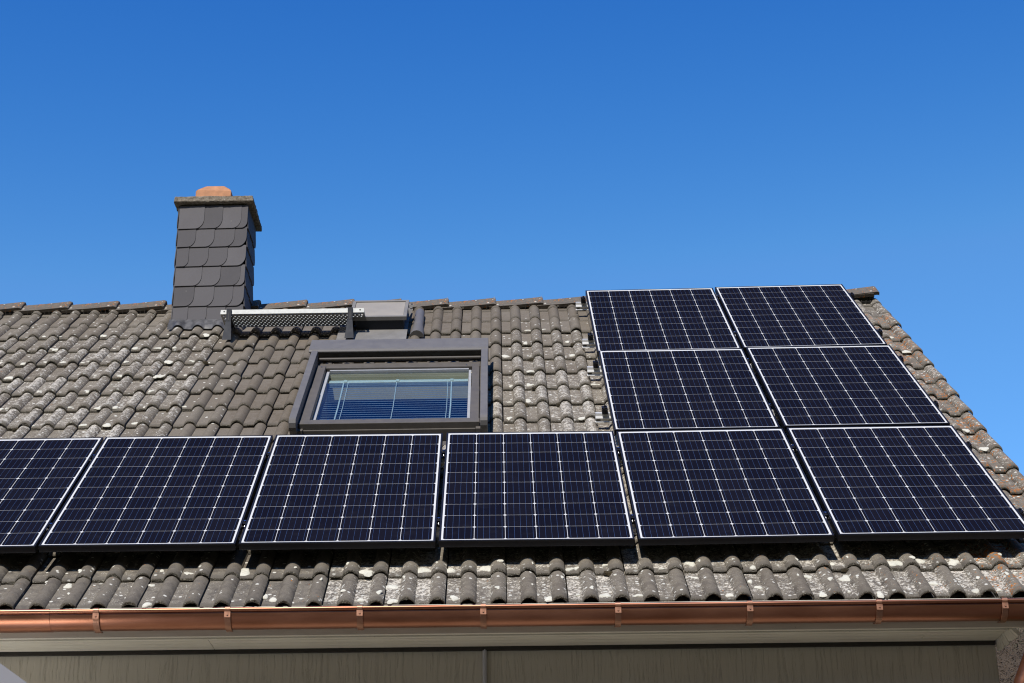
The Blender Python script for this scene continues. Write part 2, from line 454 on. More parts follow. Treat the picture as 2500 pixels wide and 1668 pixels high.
# roof tiles -------------------------------------------------------------
GAUGE, V0, NB = 0.336, -0.459, -0.160
ROLLH, ROLLW = 0.034, 0.041
def roll_h(a):
    h = 0
    for c in (.107, .257):
        d = (a - c) / ROLLW
        if abs(d) < 1: h = max(h, ROLLH * (1 - d * d) ** .72)
    return h
aa = [0, .03, .058]
for c in (.107, .257):
    aa += [c + ROLLW * q for q in (-1.0, -.97, -.90, -.75, -.5, -.25, 0, .25, .5, .75, .90, .97, 1.0)]
    if c < .2: aa += [.166, .19]
aa = np.array(sorted(aa))[:-2]
hh = np.array([roll_h(a) for a in aa])
rows = [(.06, -.019), (.001, -.019), (.0005, -.013), (.006, -.0055), (.018, -.0006), (.05, 0), (.13, 0), (.24, 0), (.395, 0)]
NA = len(aa); NR = len(rows)
def wear_at(u, v):
    """how much lichen, how much orange: read off the photograph's own roof"""
    s = .96
    clean = math.exp(-((u + 1.55) / .62) ** 4) * (1 if v < 4.75 else .8)         # washed by the metal above
    top = max(0, min(1, (v - 3.95) / .7))
    if u < -2.3: top *= .42
    if v > 3.3: clean = max(clean, math.exp(-((u + 1.0) / .75) ** 4))
    s = s * (1 - .92 * clean) * (1 - .72 * top)
    if v < .2: s = 1.02 if u > -1.0 else (.70 if u > -2 else .74)
    if u > 2.4 and v > .2: s = .84
    o = .10
    if u > 2.35: o = .79 if v < 4.6 else .45
    elif v < .2: o = .30 + .18 * (u > 1.2)
    elif u < -2.6 and 1.8 < v < 3.6: o = .26
    else: o = .16
    return s, o
vs, fs, att, tps = [], [], [], []
ncol0 = int(math.floor((XL + .157) / .3)); ncol1 = 10
base = 0
nk = 17
quad = []
for r_ in range(NR - 1):
    for i in range(NA - 1):
        quad.append((r_ * NA + i, r_ * NA + i + 1, (r_ + 1) * NA + i + 1, (r_ + 1) * NA + i))
quad = np.array(quad)
lip = []
for r_ in range(NR - 1):
    lip.append((r_, r_ + 1))
VV = []; FF = []; WR_ = []; TP = []
for k in range(nk):
    for c in range(ncol0, ncol1):
        u0 = -.157 + .3 * c
        if u0 + .3 > XR + .02: continue
        dn = rng.normal(0, .0022); dv = rng.normal(0, .004); du = rng.normal(0, .0012); tl = rng.normal(0, .006); rt = rng.normal(0, .006)
        rnd = rng.random(); uc = u0 + .15
        film = min(1, max(0, (.72 if uc < -.9 else .48 if uc < 1.6 else .60) if k < 2 else (.55 if uc > 2.35 else .10 * rnd)) + .18 * (rnd - .5))
        Vn = np.zeros((NR, NA, 3)); T_ = np.zeros((NR, NA, 3)); W_ = np.zeros((NR, NA, 3))
        for r_, (rv, rn) in enumerate(rows):
            jag = rng.normal(0, .0026, NA) if r_ in (1, 2) else (rng.normal(0, .0014, NA) if r_ == 3 else np.zeros(NA))
            v = V0 + GAUGE * k + rv + dv + jag + rt * (aa - .15)
            if k == nk - 1: v = np.minimum(v, 5.06)
            n = NB - (.023 if k == nk - 1 else .011 if k == nk - 2 else 0) + .027 * (1 - rv / .395) + rn + hh + dn + tl * (aa - .15)
            if r_ <= 1: n = n + rng.normal(0, .0012, NA)
            Vn[r_, :, 0] = u0 + aa + du; Vn[r_, :, 1] = v; Vn[r_, :, 2] = n
            T_[r_, :, 0] = film; T_[r_, :, 1] = max(0, rv) / .336 if r_ > 1 else 0; T_[r_, :, 2] = rnd
            s, o = wear_at(u0 + .15, V0 + GAUGE * k + .17)
            tj = 1 + .22 * (rnd - .5)
            W_[r_, :, 0] = s * tj * ((1 - .36 * hh / ROLLH) if k < 2 else (.90 + .17 * hh / ROLLH)); W_[r_, :, 1] = o; W_[r_, :, 2] = hh / ROLLH
        b0 = base
        VV.append(Vn.reshape(-1, 3)); TP.append(T_.reshape(-1, 3)); WR_.append(W_.reshape(-1, 3)); FF.append(quad + b0)
        base += NR * NA
        # right-hand side lip
        side = Vn[:, -1, :].copy(); sb = side.copy(); sb[:, 2] -= .022
        VV.append(np.concatenate([side, sb])); TP.append(np.concatenate([T_[:, -1], T_[:, -1]]))
        WR_.append(np.concatenate([W_[:, -1], W_[:, -1]]))
        FF.append(np.array([(base + r_, base + r_ + NR, base + r_ + 1 + NR, base + r_ + 1) for r_ in range(1, NR - 1)]))
        base += 2 * NR
VV = np.concatenate(VV); FF = np.concatenate(FF); TP = np.concatenate(TP); WR_ = np.concatenate(WR_)
inw = (VV[:, 0] > -1.41) & (VV[:, 0] < -.31) & (VV[:, 1] > 1.93) & (VV[:, 1] < 3.17)      # the window opening
FF = FF[~inw[FF].any(axis=1)]
P = np.stack([VV[:, 0], VV[:, 1] * CT - VV[:, 2] * ST, VV[:, 1] * ST + VV[:, 2] * CT], 1)
extra = MB(roofp)                       # crust lichen and moss growing on the tiles, same mesh
def blob(mb, u, v, n, ru, rv, h, mi, seg=11):
    mb.mi = mi; ph = random.uniform(0, 6.28); ring0 = []; ring1 = []; ring2 = []
    for k in range(seg):
        t = 6.2832 * k / seg; q = 1 + .22 * math.sin(2 * t + ph) + .16 * math.sin(3 * t + 2 * ph) + random.uniform(-.10, .10)
        ring0.append((u + ru * q * math.cos(t), v + rv * q * math.sin(t), n))
        ring1.append((u + .86 * ru * q * math.cos(t), v + .86 * rv * q * math.sin(t), n + h * random.uniform(.6, 1)))
        ring2.append((u + .45 * ru * q * math.cos(t), v + .45 * rv * q * math.sin(t), n + h * random.uniform(.8, 1.2)))
    mb.loft([ring0, ring1, ring2], True, False, True)
    mb.add(ring2, [tuple(range(seg))], True)
def surf_n(u, v):
    k = math.floor((v - V0) / GAUGE); rv = v - V0 - GAUGE * k
    a = (u + .157) % .3
    return NB + .027 * (1 - rv / .395) + roll_h(a)
for k in range(nk - 2):
    vk = V0 + GAUGE * k
    if k in (2, 3, 4): continue
    for i in range(-52, 20):
        if -1.55 < -.05 + .15 * i + .075 < -.2 and 1.7 < vk < 3.5: continue
        ut = -.05 + .15 * i + .075           # trough centres
        if ut < XL or ut > XR - .1: continue
        s, o = wear_at(ut, vk + .1)
        if random.random() < (s - .32) * (.80 if k > 1 else .95):
            for q in range(random.choice((1, 1, 2))):
                u = ut + random.uniform(-.026, .026); v = vk + random.uniform(.015, .06)
                if k < 2 and random.random() < .55: v = vk + random.uniform(.03, .3 if k == 0 else .10)
                rr = random.uniform(.008, .025) * (1.15 if k < 2 else 1)
                blob(extra, u, v, surf_n(u, v) - .0005, rr * random.uniform(.9, 1.5), rr * random.uniform(.9, 1.6), .0055, 1)
        if random.random() < (.13 if s > .4 else .02) and k > 0:
            u = ut + random.choice((-.034, .034, .03)) + random.uniform(-.006, .006); rr = random.uniform(.013, .024)
            blob(extra, u, vk - .008, surf_n(u, vk - .01) + .004, rr * 1.1, rr, rr * .8, 2)
        if random.random() < (s - .3) * .8 and (k < 2):
            u = -.05 + .15 * i + random.uniform(-.022, .022); v = vk + random.uniform(.05, .30 if k == 0 else .10); rr = random.uniform(.006, .015)
            blob(extra, u, v, surf_n(u, v) - .001, rr, rr * 1.5, .003, 1)
nb = len(P)
allv = P.tolist() + [list(p) for p in extra.v]
allf = FF.tolist() + [tuple(i + nb for i in f) for f in extra.f]
me = bpy.data.meshes.new('roof'); me.from_pydata(allv, [], allf)
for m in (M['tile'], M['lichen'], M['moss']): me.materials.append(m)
mi = np.zeros(len(allf), dtype=np.int32); mi[len(FF):] = extra.m; me.polygons.foreach_set('material_index', mi)
me.polygons.foreach_set('use_smooth', np.ones(len(allf), dtype=bool))
pad = np.zeros((len(extra.v), 3))
for nm, arr in (('tilepos', TP), ('wear', WR_)):
    a = me.attributes.new(nm, 'FLOAT_VECTOR', 'POINT'); a.data.foreach_set('vector', np.concatenate([arr, pad]).ravel().astype(np.float32))
try: me.set_sharp_from_angle(angle=R(50))
except Exception: pass
roof = bpy.data.objects.new('roof', me); col.objects.link(roof); roof.parent = house; roof.matrix_parent_inverse = Matrix.Translation(-HB)

# deck under the tiles and the rear slope
mb = MB(roofp)
SK = (-1.42, -.30, 1.93, 3.20)         # opening of the roof window
ds = [(XL + .03, SK[0], -.42, 5.08), (SK[1], XR - .03, -.42, 5.08), (SK[0], SK[1], -.42, SK[2]), (SK[0], SK[1], SK[3], 5.08)]
for x0, x1, v0, v1 in ds: mb.box(x0, x1, v0, v1, -.245, -.183)
deck = mb.build('roof_deck', M['dark'], roof)
mb = MB()
def back(p): x, y, z = roofp(p); return (x, 2 * RY - y, z)
mb2 = MB(back)
us = []; u = XL
while u < XR:
    us.append(u); u += .01875
pr = [(u, roll_h((u + .157) % .3)) for u in us]
for k in range(nk - 1):
    v0 = V0 + GAUGE * k; v1 = min(v0 + .35, 5.08)
    mb2.loft([[(u, v0, NB - .002 + h) for u, h in pr], [(u, v0, NB + .022 + h) for u, h in pr], [(u, v1, NB + .004 + h) for u, h in pr]], False, False, False)
mb2.box(XL + .03, XR - .03, -.42, 5.08, -.245, -.183)
rs = mb2.build('rear_slope', M['tile'], roof, fix=False)

# ridge tiles: each a curved cap, its right end lying over the next one
def ridge_mesh(L):
    m = MB(); rings = []
    prof = []
    for q in range(13):
        t = -1 + 2 * q / 12
        y = t * .142; z = .060 - .112 * (math.sqrt(t * t + .03) - .173) / .842
        prof.append((y, z))
    def ring(x, s, dz, inner=0):
        o = [(x, y * s, z * s + dz) for y, z in prof]
        i = [(x, y * s * .86, (z - .018) * s + dz) for y, z in reversed(prof)]
        return o + i
    rr = [ring(0, .92, -.022), ring(.03, .93, -.020), ring(L * .5, .96, -.008), ring(L - .05, 1.0, .006), ring(L - .018, 1.02, .009), ring(L - .004, 1.0, .006), ring(L, .97, .001)]
    m.loft(rr, True, True, True)
    return m
ridge_proto = ridge_mesh(.425)
xj = [-.222 + .3735 * k for k in range(-19, 9)]
rbase = ridge_proto
first = None
for x in xj:
    x0 = x - .40
    if x0 < XL - .1 or x > XR + .02: continue
    zz = float(np.interp(x - .1, [-3.7, -1.8, -.6, .4, 2.8], [3.231, 3.215, 3.212, 3.216, 3.258])) - .066 + random.uniform(-.003, .003)
    dz = 0
    if first is None:
        me_m = ridge_proto.build('ridge_tile', M['tile'], None)
        at = me_m.data.attributes.new('wear', 'FLOAT_VECTOR', 'POINT'); at.data.foreach_set('vector', np.tile([.40, .66, .0], len(me_m.data.vertices)).astype(np.float32))
        at = me_m.data.attributes.new('tilepos', 'FLOAT_VECTOR', 'POINT'); at.data.foreach_set('vector', np.tile([.62, .5, .0], len(me_m.data.vertices)).astype(np.float32))
        try: me_m.data.set_sharp_from_angle(angle=R(45))
        except Exception: pass
        o = me_m; first = o
    else:
        o = first.copy(); col.objects.link(o)
    o.parent = roof; o.matrix_parent_inverse = Matrix.Translation((0, 0, 0))
    o.location = (x0, RY + random.uniform(-.006, .006), zz + dz); o.rotation_euler = (random.uniform(-.012, .012), random.uniform(-.006, .006), random.uniform(-.006, .006))
# the last stub of ridge at the verge
o = first.copy(); col.objects.link(o); o.parent = roof; o.location = (XR - .445, RY, 3.192); o.rotation_euler = (0, -.02, 0)
# ventilation comb under the ridge
mb = MB(roofp)
u = XL + .05
while u < XR - .05:
    mb.box(u, u + .004, 4.966, 4.970, -.156, -.128); u += .034
mb.mi = 1
mb.box(XL + .05, XR - .06, 4.985, 4.997, -.182, -.140)
mb.build('ridge_vent_comb', [M['greyd'], M['rubber']], roof)
for x in xj:
    if XL < x < .45:
        mb = MB(); mb.tube([(x + .012, RY - .05, RZ + .022), (x + .014, RY - .01, RZ + .058), (x + .014, RY + .03, RZ + .052)], .006, 6)
        mb.build('ridge_clip', M['galv'], roof)

# fascia, soffit and gable edge -----------------------------------------
TILT = -.0036
mb = MB()
def tz(x): return TILT * x
def tbox(mb, x0, x1, y0, y1, z0, z1):
    mb.hexa([(x0, y0, z0 + tz(x0)), (x1, y0, z0 + tz(x1)), (x1, y1, z0 + tz(x1)), (x0, y1, z0 + tz(x0)),
             (x0, y0, z1 + tz(x0)), (x1, y0, z1 + tz(x1)), (x1, y1, z1 + tz(x1)), (x0, y1, z1 + tz(x0))])
tbox(mb, XL, XR - .03, -.262, -.240, -.552, -.405)
mb.build('fascia', M['soffit'], house, HB, bevel=.003)
mb = MB()
e = [-.237, -.222, -.158, -.094, -.030, .026]
for i in range(len(e) - 1):
    cut = [XL + .04, -4.1, -1.62, 1.9 if i % 2 else 2.28, 2.284]
    for a, b in zip(cut[:-1], cut[1:]):
        dz_ = -.010 if i == 0 else 0
        tbox(mb, a + .001, b - .001, e[i] + .0028, e[i + 1] - .0028, -.548 + dz_, -.530)
mb.mi = 1; tbox(mb, XL + .04, 2.284, -.236, .047, -.528, -.515)
mb.build('soffit', [M['soffit'], M['dark']], house, HB, bevel=.0015)
mb = MB(); tbox(mb, XL + .04, 2.284, .028, .0475, -.566, -.530)  # dark strip standing in for the shaded gap between soffit and wall
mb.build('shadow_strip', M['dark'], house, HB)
mb = MB()                                  # slatted return board under the gable end of the eaves
A, B_, C_, D_ = Vector((2.286, -.236, -.556)), Vector((2.289, .047, -.546)), Vector((2.291, .047, -.612)), Vector((2.325, -.236, -.592))
NSL = 9
for i in range(NSL):
    t0 = (i + .04) / NSL; t1 = (i + .96) / NSL
    jag = random.uniform(-.006, .006)
    a0 = A.lerp(B_, t0); a1 = A.lerp(B_, t1); d0 = D_.lerp(C_, t0) + Vector((0, 0, jag)); d1 = D_.lerp(C_, t1) + Vector((0, 0, jag))
    off = Vector((.016, 0, .010))
    mb.hexa([tuple(d0), tuple(d1), tuple(a1), tuple(a0), tuple(d0 + off), tuple(d1 + off), tuple(a1 + off), tuple(a0 + off)])
mb.build('gable_return_board', M['soffit'], house, HB)
mb = MB(roofp)                             # underside of the gable overhang and its verge boards
for x0, x1, x in ((WR + .012, XR - .05, XR - .047), (XL + .05, WL - .012, XL + .022)):
    mb = MB(roofp); v = .05
    while v < 4.9:
        mb.box(x0, x1, v, v + .122, -.275, -.250); v += .122
    mb.build('gable_soffit', M['soffit'], house, HB)
    mb = MB(roofp); mb.box(x, x + .025, -.40, 5.05, -.33, -.165)
    mb.build('verge_board', M['soffit'], house, HB)

# copper gutter ------------------------------------------------------------
GY, GR, GZ = -.325, .073, -.461
def gut_ring(x, r, flip=False):
    pts = [(x, GY + r * math.cos(t), GZ + tz(x) + r * math.sin(t)) for t in [math.pi + math.pi * k / 18 for k in range(19)]]
    return pts
mb = MB()
def gut(mb, x0, x1, r, seg=2):
    ro = [gut_ring(x0 + (x1 - x0) * i / seg, r) for i in range(seg + 1)]
    ri = [gut_ring(x0 + (x1 - x0) * i / seg, r - .0022) for i in range(seg + 1)]
    full = [a + list(reversed(b)) for a, b in zip(ro, ri)]
    mb.loft(full, True, True, True)
gut(mb, -6.0, XR + .03, GR, 24)
gut(mb, -2.72, -2.348, GR + .0022); gut(mb, 2.246, 2.62, GR + .0022)
def bead(mb, x0, x1, r):
    mb.tube([(x0 + (x1 - x0) * k / 20, GY - GR - .002, GZ + .006 + tz(x0 + (x1 - x0) * k / 20)) for k in range(21)], r, 14)
bead(mb, -6.0, XR + .03, .0105); bead(mb, -2.72, -2.348, .0122); bead(mb, 2.246, 2.62, .0122)
gutter = mb.build('gutter', M['copper'], house, HB)
mcop2 = plain('copper_strap', (.38, .19, .12), .42, .6, .5, .18, 40)
br_first = None
for x in (-4.6, -3.98, -3.36, -2.745, -2.125, -1.497, -.865, -.274, .372, 1.004, 1.625, 2.228):
    if br_first is None:
        m = MB(); sw = .0145
        path = [(math.pi + .12 + (math.pi * .62) * k / 14) for k in range(15)]
        r = GR + .0085
        o_ = [(GY + r * math.cos(t), r * math.sin(t)) for t in path]; i_ = [(GY + (r - .0035) * math.cos(t), (r - .0035) * math.sin(t)) for t in path]
        m.loft([[(-sw, y, z) for y, z in o_] + [(-sw, y, z) for y, z in reversed(i_)], [(sw, y, z) for y, z in o_] + [(sw, y, z) for y, z in reversed(i_)]], True, True, False)
        cy, cz = GY - GR - .002, .006
        ring = [(cy + .0140 * math.cos(t), cz + .0140 * math.sin(t)) for t in [2 * math.pi * k / 14 for k in range(14)]]
        m.loft([[(-sw * .85, y, z) for y, z in ring], [(sw * .85, y, z) for y, z in ring]], True, True, True)
        m.box(-sw, sw, cy - .0085, cy - .0045, -.034, -.006)
        m.tube([(0, cy - .006, -.020), (0, cy - .0125, -.020)], .0045, 8)
        o = m.build('gutter_bracket', mcop2, None); br_first = o
    else:
        o = br_first.copy(); col.objects.link(o)
    o.parent = gutter; o.location = (x, 0, GZ + tz(x))
mb = MB()
pth = [(2.455, GY, GZ - .03), (2.450, GY, GZ - .10), (2.420, -.26, -.60), (2.315, -.25, -.82), (2.28, -.22, -.92), (2.24, .0, -1.10), (2.225, -.005, -1.25), (2.225, -.005, GROUND)]
mb.tube(pth, .044, 18)
mb.build('downpipe', M['copper'], house, HB)
mb = MB()                                  # corrugated eaves strip under the first course
uu = [XL + .02 + .0125 * k for k in range(int((XR - XL - .04) / .0125))]
mb = MB(roofp)
mb.loft([[(u, -.445, -.176 + .75 * roll_h((u + .157) % .3)) for u in uu], [(u, -.25, -.176 + .75 * roll_h((u + .157) % .3)) for u in uu]], False, False, True)
mb.build('eaves_filler', M['lead'], house, HB, fix=False)
mb = MB()
mb.tube([(-.2735, WY - .011, -.56), (-.2735, WY - .011, GROUND + .05)], .0115, 12)
mb.build('conduit', M['pipe'], house, HB)

# chimney --------------------------------------------------------------------
CX0, CX1, CY0, CY1 = -2.652, -2.138, 3.552, 3.93
mb = MB(); mb.box(CX0 + .004, CX1 - .004, CY0 + .004, CY1 - .004, 2.55, 3.83)
chim = mb.build('chimney', M['dark'], house, HB)
sl = MB(); tones = []
def slate(face, a0, a1, z0, z1, k):
    """one slate with a rounded lower right corner; face: (origin, along, out)"""
    org, al, out = face
    rr = min(.085, (a1 - a0) * .55); arc = [(a1 - .75 * rr + .75 * rr * math.sin(t), z0 + rr - rr * math.cos(t)) for t in [math.pi / 2 * q / 7 for q in range(8)]]
    poly = [(a0, z0)] + arc + [(a1, z1), (a0, z1)]
    def place(a, z, o):
        tl = (1 - (z - z0) / max(.01, z1 - z0))
        q = org + al * a + out * (o + .011 * tl + .003 + .0075 * (a - a0) / max(.05, a1 - a0)); return (q.x, q.y, z)
    n0 = len(sl.v)
    sl.prism(poly, lambda a, b: place(a, b, 0), lambda a, b: place(a, b, .006))
    tones.extend([random.random()] * (len(sl.v) - n0))
faces = [(Vector((CX0, CY0, 0)), Vector((1, 0, 0)), Vector((0, -1, 0)), CX1 - CX0),
         (Vector((CX1, CY0, 0)), Vector((0, 1, 0)), Vector((1, 0, 0)), CY1 - CY0),
         (Vector((CX0, CY1, 0)), Vector((0, -1, 0)), Vector((-1, 0, 0)), CY1 - CY0),
         (Vector((CX1, CY1, 0)), Vector((-1, 0, 0)), Vector((0, 1, 0)), CX1 - CX0)]
zs = [2.796, 2.951, 3.122, 3.290, 3.458, 3.616, 3.808]
gaps = [[283, 462, 642], [343, 532, 712], [415, 592, 780], [290, 475, 655], [355, 530, 720], [435, 605, 780]]
for fi, (org, al, out, L) in enumerate(faces):
    for k in range(6):
        l, r_ = 150 + k * 12, 797 + k * 5.5
        gs = [0] + [(x - l) / (r_ - l) * (CX1 - CX0) for x in gaps[k]]
        if fi: gs = [0] + [x for x in [(.15 * j + .06 * k) % .15 + .15 * j for j in range(5)] if .03 < x < L - .03]
        gs = sorted(set(gs)) + [L + .012]
        for a, b in zip(gs[:-1], gs[1:]):
            a_ = a - .055 if a else -.010
            slate((org, al, out), a_, b, zs[k] + random.uniform(-.002, .002) - (.10 if (fi and k == 0) else 0), zs[k + 1] + .012, k)
o = sl.build('slate_cladding', M['slate'], chim)
a = o.data.attributes.new('tone', 'FLOAT', 'POINT'); a.data.foreach_set('value', np.array(tones, dtype=np.float32))
mb = MB(); mb.hexa([(-2.706, 3.498, 3.834), (-2.082, 3.498, 3.834), (-2.082, 4.035, 3.834), (-2.706, 4.035, 3.834),
                    (-2.700, 3.505, 3.888), (-2.088, 3.505, 3.888), (-2.088, 4.03, 3.888), (-2.700, 4.03, 3.888)])
o = mb.build('chimney_cap', M['concrete'], chim)
o.modifiers.new('bevel', 'BEVEL').width = .006
sb = o.modifiers.new('sub', 'SUBSURF'); sb.subdivision_type = 'SIMPLE'; sb.levels = 5; sb.render_levels = 5
tx = bpy.data.textures.new('rough_edge', 'CLOUDS'); tx.noise_scale = .03
dm = o.modifiers.new('rough', 'DISPLACE'); dm.texture = tx; dm.strength = .010; dm.mid_level = .55
mb = MB()
x0, x1, y0, y1 = -2.556, -2.277, 3.60, 3.88
poly = [(x0, 3.875), (x1, 3.875), (x1, 3.982), (x1 - .012, 3.998), (x1 - .055, 4.033), (x1 - .07, 4.037), (x0 + .085, 4.037), (x0 + .07, 4.033), (x0 + .012, 3.996), (x0, 3.982)]
mb.prism(poly, lambda a, b: (a, y0 + .02 * (b > 4.02), b), lambda a, b: (a, y1 - .02 * (b > 4.02), b))
mb.build('chimney_pot', M['clay'], chim, bevel=.004)
mb = MB(roofp)                           # lead apron moulded over the tiles
cu = [CX0 - .030 + .0125 * k for k in range(int((CX1 - CX0 + .085) / .0125))]
vb = 4.46
mb.loft([[(u, vb - .045 + .004 * math.sin(u * 31) + .003 * math.sin(u * 83), NB + .032 + roll_h((u + .157) % .3)) for u in cu],
         [(u, vb - .02, NB + .046 + .85 * roll_h((u + .157) % .3) + .003 * math.sin(u * 60)) for u in cu],
         [(u, vb + .03, NB + .062 + .6 * roll_h((u + .157) % .3)) for u in cu], [(u, vb + .075, NB + .075) for u in cu]], False, False, True)
mb.build('flashing', M['lead'], chim, fix=False)

# roof window -------------------------------------------------------------------
mb = MB(roofp)
U0, U1, VA, VB_ = -1.462, -.254, 1.75, 3.19
for s in (0, 1):                          # flashing frame around the window, close to the tiles
    a, b = ((U0 + .02, U0 + .075), (U1 - .075, U1 - .02))[s]
    mb.box(a, b, VA + .06, VB_ + .22, -.20, -.035)
mb.box(U0 + .076, U1 - .076, VA + .085, VA + .14, -.20, -.045)
mb.box(U0 + .02, U1 - .02, VA - .02, VA + .05, -.135, -.112)
win = mb.build('roof_window', M['greyd'], house, HB, bevel=.003)
for a, b in ((-1.462, -1.418), (-.300, -.255)):
    m = MB(roofp)
    prof = [(VA + .01, -.02), (VA, .005), (VA + .005, .035), (VA + .02, .052), (VA + .04, .058), (VB_ + .01, .058), (VB_ + .01, -.085), (VA + .10, -.085), (VA + .05, -.06)]
    m.prism(prof, lambda p, q, X=a: (X, p, q), lambda p, q, X=b: (X, p, q))
    m.build('shutter_rail', M['grey'], win, bevel=.003)
m = MB(roofp)
prof = [(3.25, .040), (3.183, .044), (3.183, .052), (3.192, .060), (3.21, .065), (3.41, .068), (3.43, .060), (3.45, .03), (3.46, -.06), (3.28, -.06)]
m.prism(prof, lambda p, q: (-1.482, p, q), lambda p, q: (-.252, p, q))
m.build('shutter_box', M['grey'], win, bevel=.003)
m = MB(roofp); m.tube([(-1.41, 3.172, .000), (-.305, 3.172, .000)], .010, 10)
m.box(-1.34, -.37, 3.205, 3.22, -.030, -.024)
m.build('shutter_slat', M['greyd'], win)
# sash
m = MB(roofp)
m.box(-1.414, -.306, 3.066, 3.165, -.075, -.030); m.box(-1.414, -.306, 1.845, 1.915, -.060, -.004)
for a, b in ((-1.412, -1.352), (-.366, -.310)):
    m.box(a, b, 1.917, 2.55, -.05, -.006); m.box(a + .004, b - .002, 2.552, 3.064, -.05, -.010)
m.box(-1.350, -.368, 1.917, 1.955, -.062, -.016)
sash = m.build('sash', M['greyd'], win, bevel=.003)
m = MB(roofp)
for a, b in ((-1.350, -1.330), (-.385, -.368)):
    m.box(a, b, 1.957, 3.045, -.070, -.050)
m.box(-1.329, -.386, 3.046, 3.064, -.070, -.044)
m.build('glazing_bead', M['bead'], win)
for u, v, n in [(u, 1.938, -.017) for u in (-1.24, -1.02, -.72, -.49)] + [(u, 3.02, -.0095) for u in (-1.38, -.40)]:
    m = MB(roofp); m.tube([(u, v, n), (u, v, n + .005)], .0055, 8); m.build('screw', M['steel'], win)
m = MB(roofp); m.box(-1.331, -.384, 1.958, 3.044, -.066, -.060)
m.build('window_pane', M['glass'], win)
m = MB(roofp)                              # timber reveal and the dim room behind it
m.box(-1.39, -1.345, 1.93, 3.16, -.45, -.071); m.box(-.372, -.33, 1.93, 3.16, -.45, -.071)
m.hexa([(-1.344, 2.96, -.24), (-.373, 2.96, -.24), (-.373, 3.16, -.24), (-1.344, 3.16, -.24), (-1.344, 3.040, -.071), (-.373, 3.040, -.071), (-.373, 3.16, -.071), (-1.344, 3.16, -.071)]); m.box(-1.344, -.373, 1.93, 1.955, -.45, -.071)
m.mi = 1; m.box(-1.42, -.30, 1.90, 3.19, -.48, -.453)
m.build('window_lining', [M['pine'], M['dark']], win)
m = MB(roofp); m.box(-1.325, -.39, 2.905, 2.955, -.118, -.085)
for u in (-1.225, -.875, -.510): m.box(u, u + .022, 2.908, 2.952, -.118, -.080)
bl = m.build('blind', M['white'], win)
m = MB(roofp)
v = 2.89
while v > 1.98:
    m.hexa([(-1.325, v - .009, -.0990), (-.39, v - .009, -.0990), (-.39, v + .009, -.1022), (-1.325, v + .009, -.1022),
            (-1.325, v - .009, -.0982), (-.39, v - .009, -.0982), (-.39, v + .009, -.1014), (-1.325, v + .009, -.1014)]); v -= .043
m.build('blind_slat', M['slat'], bl)
for u, r in ((-1.225, .0055), (-1.195, .0025), (-.870, .003), (-.525, .0025), (-.500, .0055)):
    m = MB(roofp); m.tube([(u, 2.92, -.088), (u + .004, 2.4, -.088), (u, 1.965, -.088)], r, 6); m.build('blind_cord', M['white'], bl)

# roof hatch and vent pipe tile -----------------------------------------------------
m = MB(roofp)
cu = [-1.37 + .0125 * k for k in range(int(.52 / .0125) + 1)]
def hp(u, v, k): return NB + .045 + k * roll_h((u + .157) % .3)
m.loft([[(u, 3.925, NB + .012 + roll_h((u + .157) % .3)) for u in cu], [(u, 3.93, NB + .052 + .35 * roll_h((u + .157) % .3)) for u in cu], [(u, 4.02, NB + .055) for u in cu], [(u, 4.26, NB + .060) for u in cu], [(u, 4.90, NB + .050) for u in cu]], False, False, False)
hatch = m.build('roof_hatch', M['hatch'], house, HB, fix=False)
m = MB(roofp); m.box(-1.245, -.885, 4.235, 4.68, -.105, -.022)
m.build('hatch_curb', M['plastic'], hatch, bevel=.006)
m = MB(roofp)
for b in ((-1.29, -.862, 4.225, 4.255, -.028, .003), (-1.29, -.862, 4.655, 4.69, -.028, .003), (-1.29, -1.265, 4.256, 4.654, -.028, .003), (-.888, -.862, 4.256, 4.654, -.028, .003)): m.box(*b)
m.mi = 1; m.box(-1.264, -.889, 4.256, 4.654, -.020, -.004)
m.build('hatch_lid', [M['hatch'], M['lid']], hatch, bevel=.002)
m = MB(roofp)
for v in (4.47, 4.60):
    m.hexa([(-.861, v - .05, -.06), (-.853, v - .05, -.06), (-.853, v + .02, -.06), (-.861, v + .02, -.06), (-.861, v - .012, -.008), (-.825, v - .012, -.012), (-.825, v + .012, -.012), (-.861, v + .02, -.008)])
    m.tube([(-.84, v, -.012), (-.84, v, 0)], .007, 8)
m.build('hinge', M['hatch'], hatch)
m = MB(roofp)
def half(v, r, n, cx=-.785):
    return [(cx + r * math.cos(t), v, n + r * 1.05 * math.sin(t)) for t in [math.pi * k / 12 for k in range(13)]]
m.loft([half(4.11, .052, -.128), half(4.12, .054, -.128), half(4.26, .050, -.128), half(4.36, .040, -.125), half(4.74, .036, -.122), half(4.80, .026, -.125)], True, True, True)
m.build('vent_tile', M['grey'], house, HB)

# ------------------------------------------------------------------ porch canopy at the far left
CYF = -5.60
CB = Vector((-1.75, -5.2, GROUND))
can = empty('garden_pavilion', CB)
tag(can, 'pale grey gabled garden pavilion whose sloping roof edge cuts the lower left corner', 'pavilion')
ex, ez, slope = -.9983, -1.9372, .0341 / .0488
apx = -1.75; apz = ez + (ex - apx) * slope
tipx = ex + .30; tipz = ez - .30 * slope; lx = 2 * apx - tipx
m = MB()
m.prism([(lx, tipz), (apx, apz), (tipx, tipz), (tipx, tipz - .22), (apx, apz - .75), (lx, tipz - .22)], lambda a, b: (a, CYF - .03, b), lambda a, b: (a, CYF, b))
m.build('gable_board', M['canopy'], can, CB)
m = MB()
m.prism([(lx, tipz - .040), (apx, apz - .040), (tipx, tipz - .040), (tipx, tipz - .020), (apx, apz - .020), (lx, tipz - .020)], lambda a, b: (a, CYF + .001, b), lambda a, b: (a, CYF + .9, b))
m.build('canopy_sheet', M['canopytop'], can, CB)
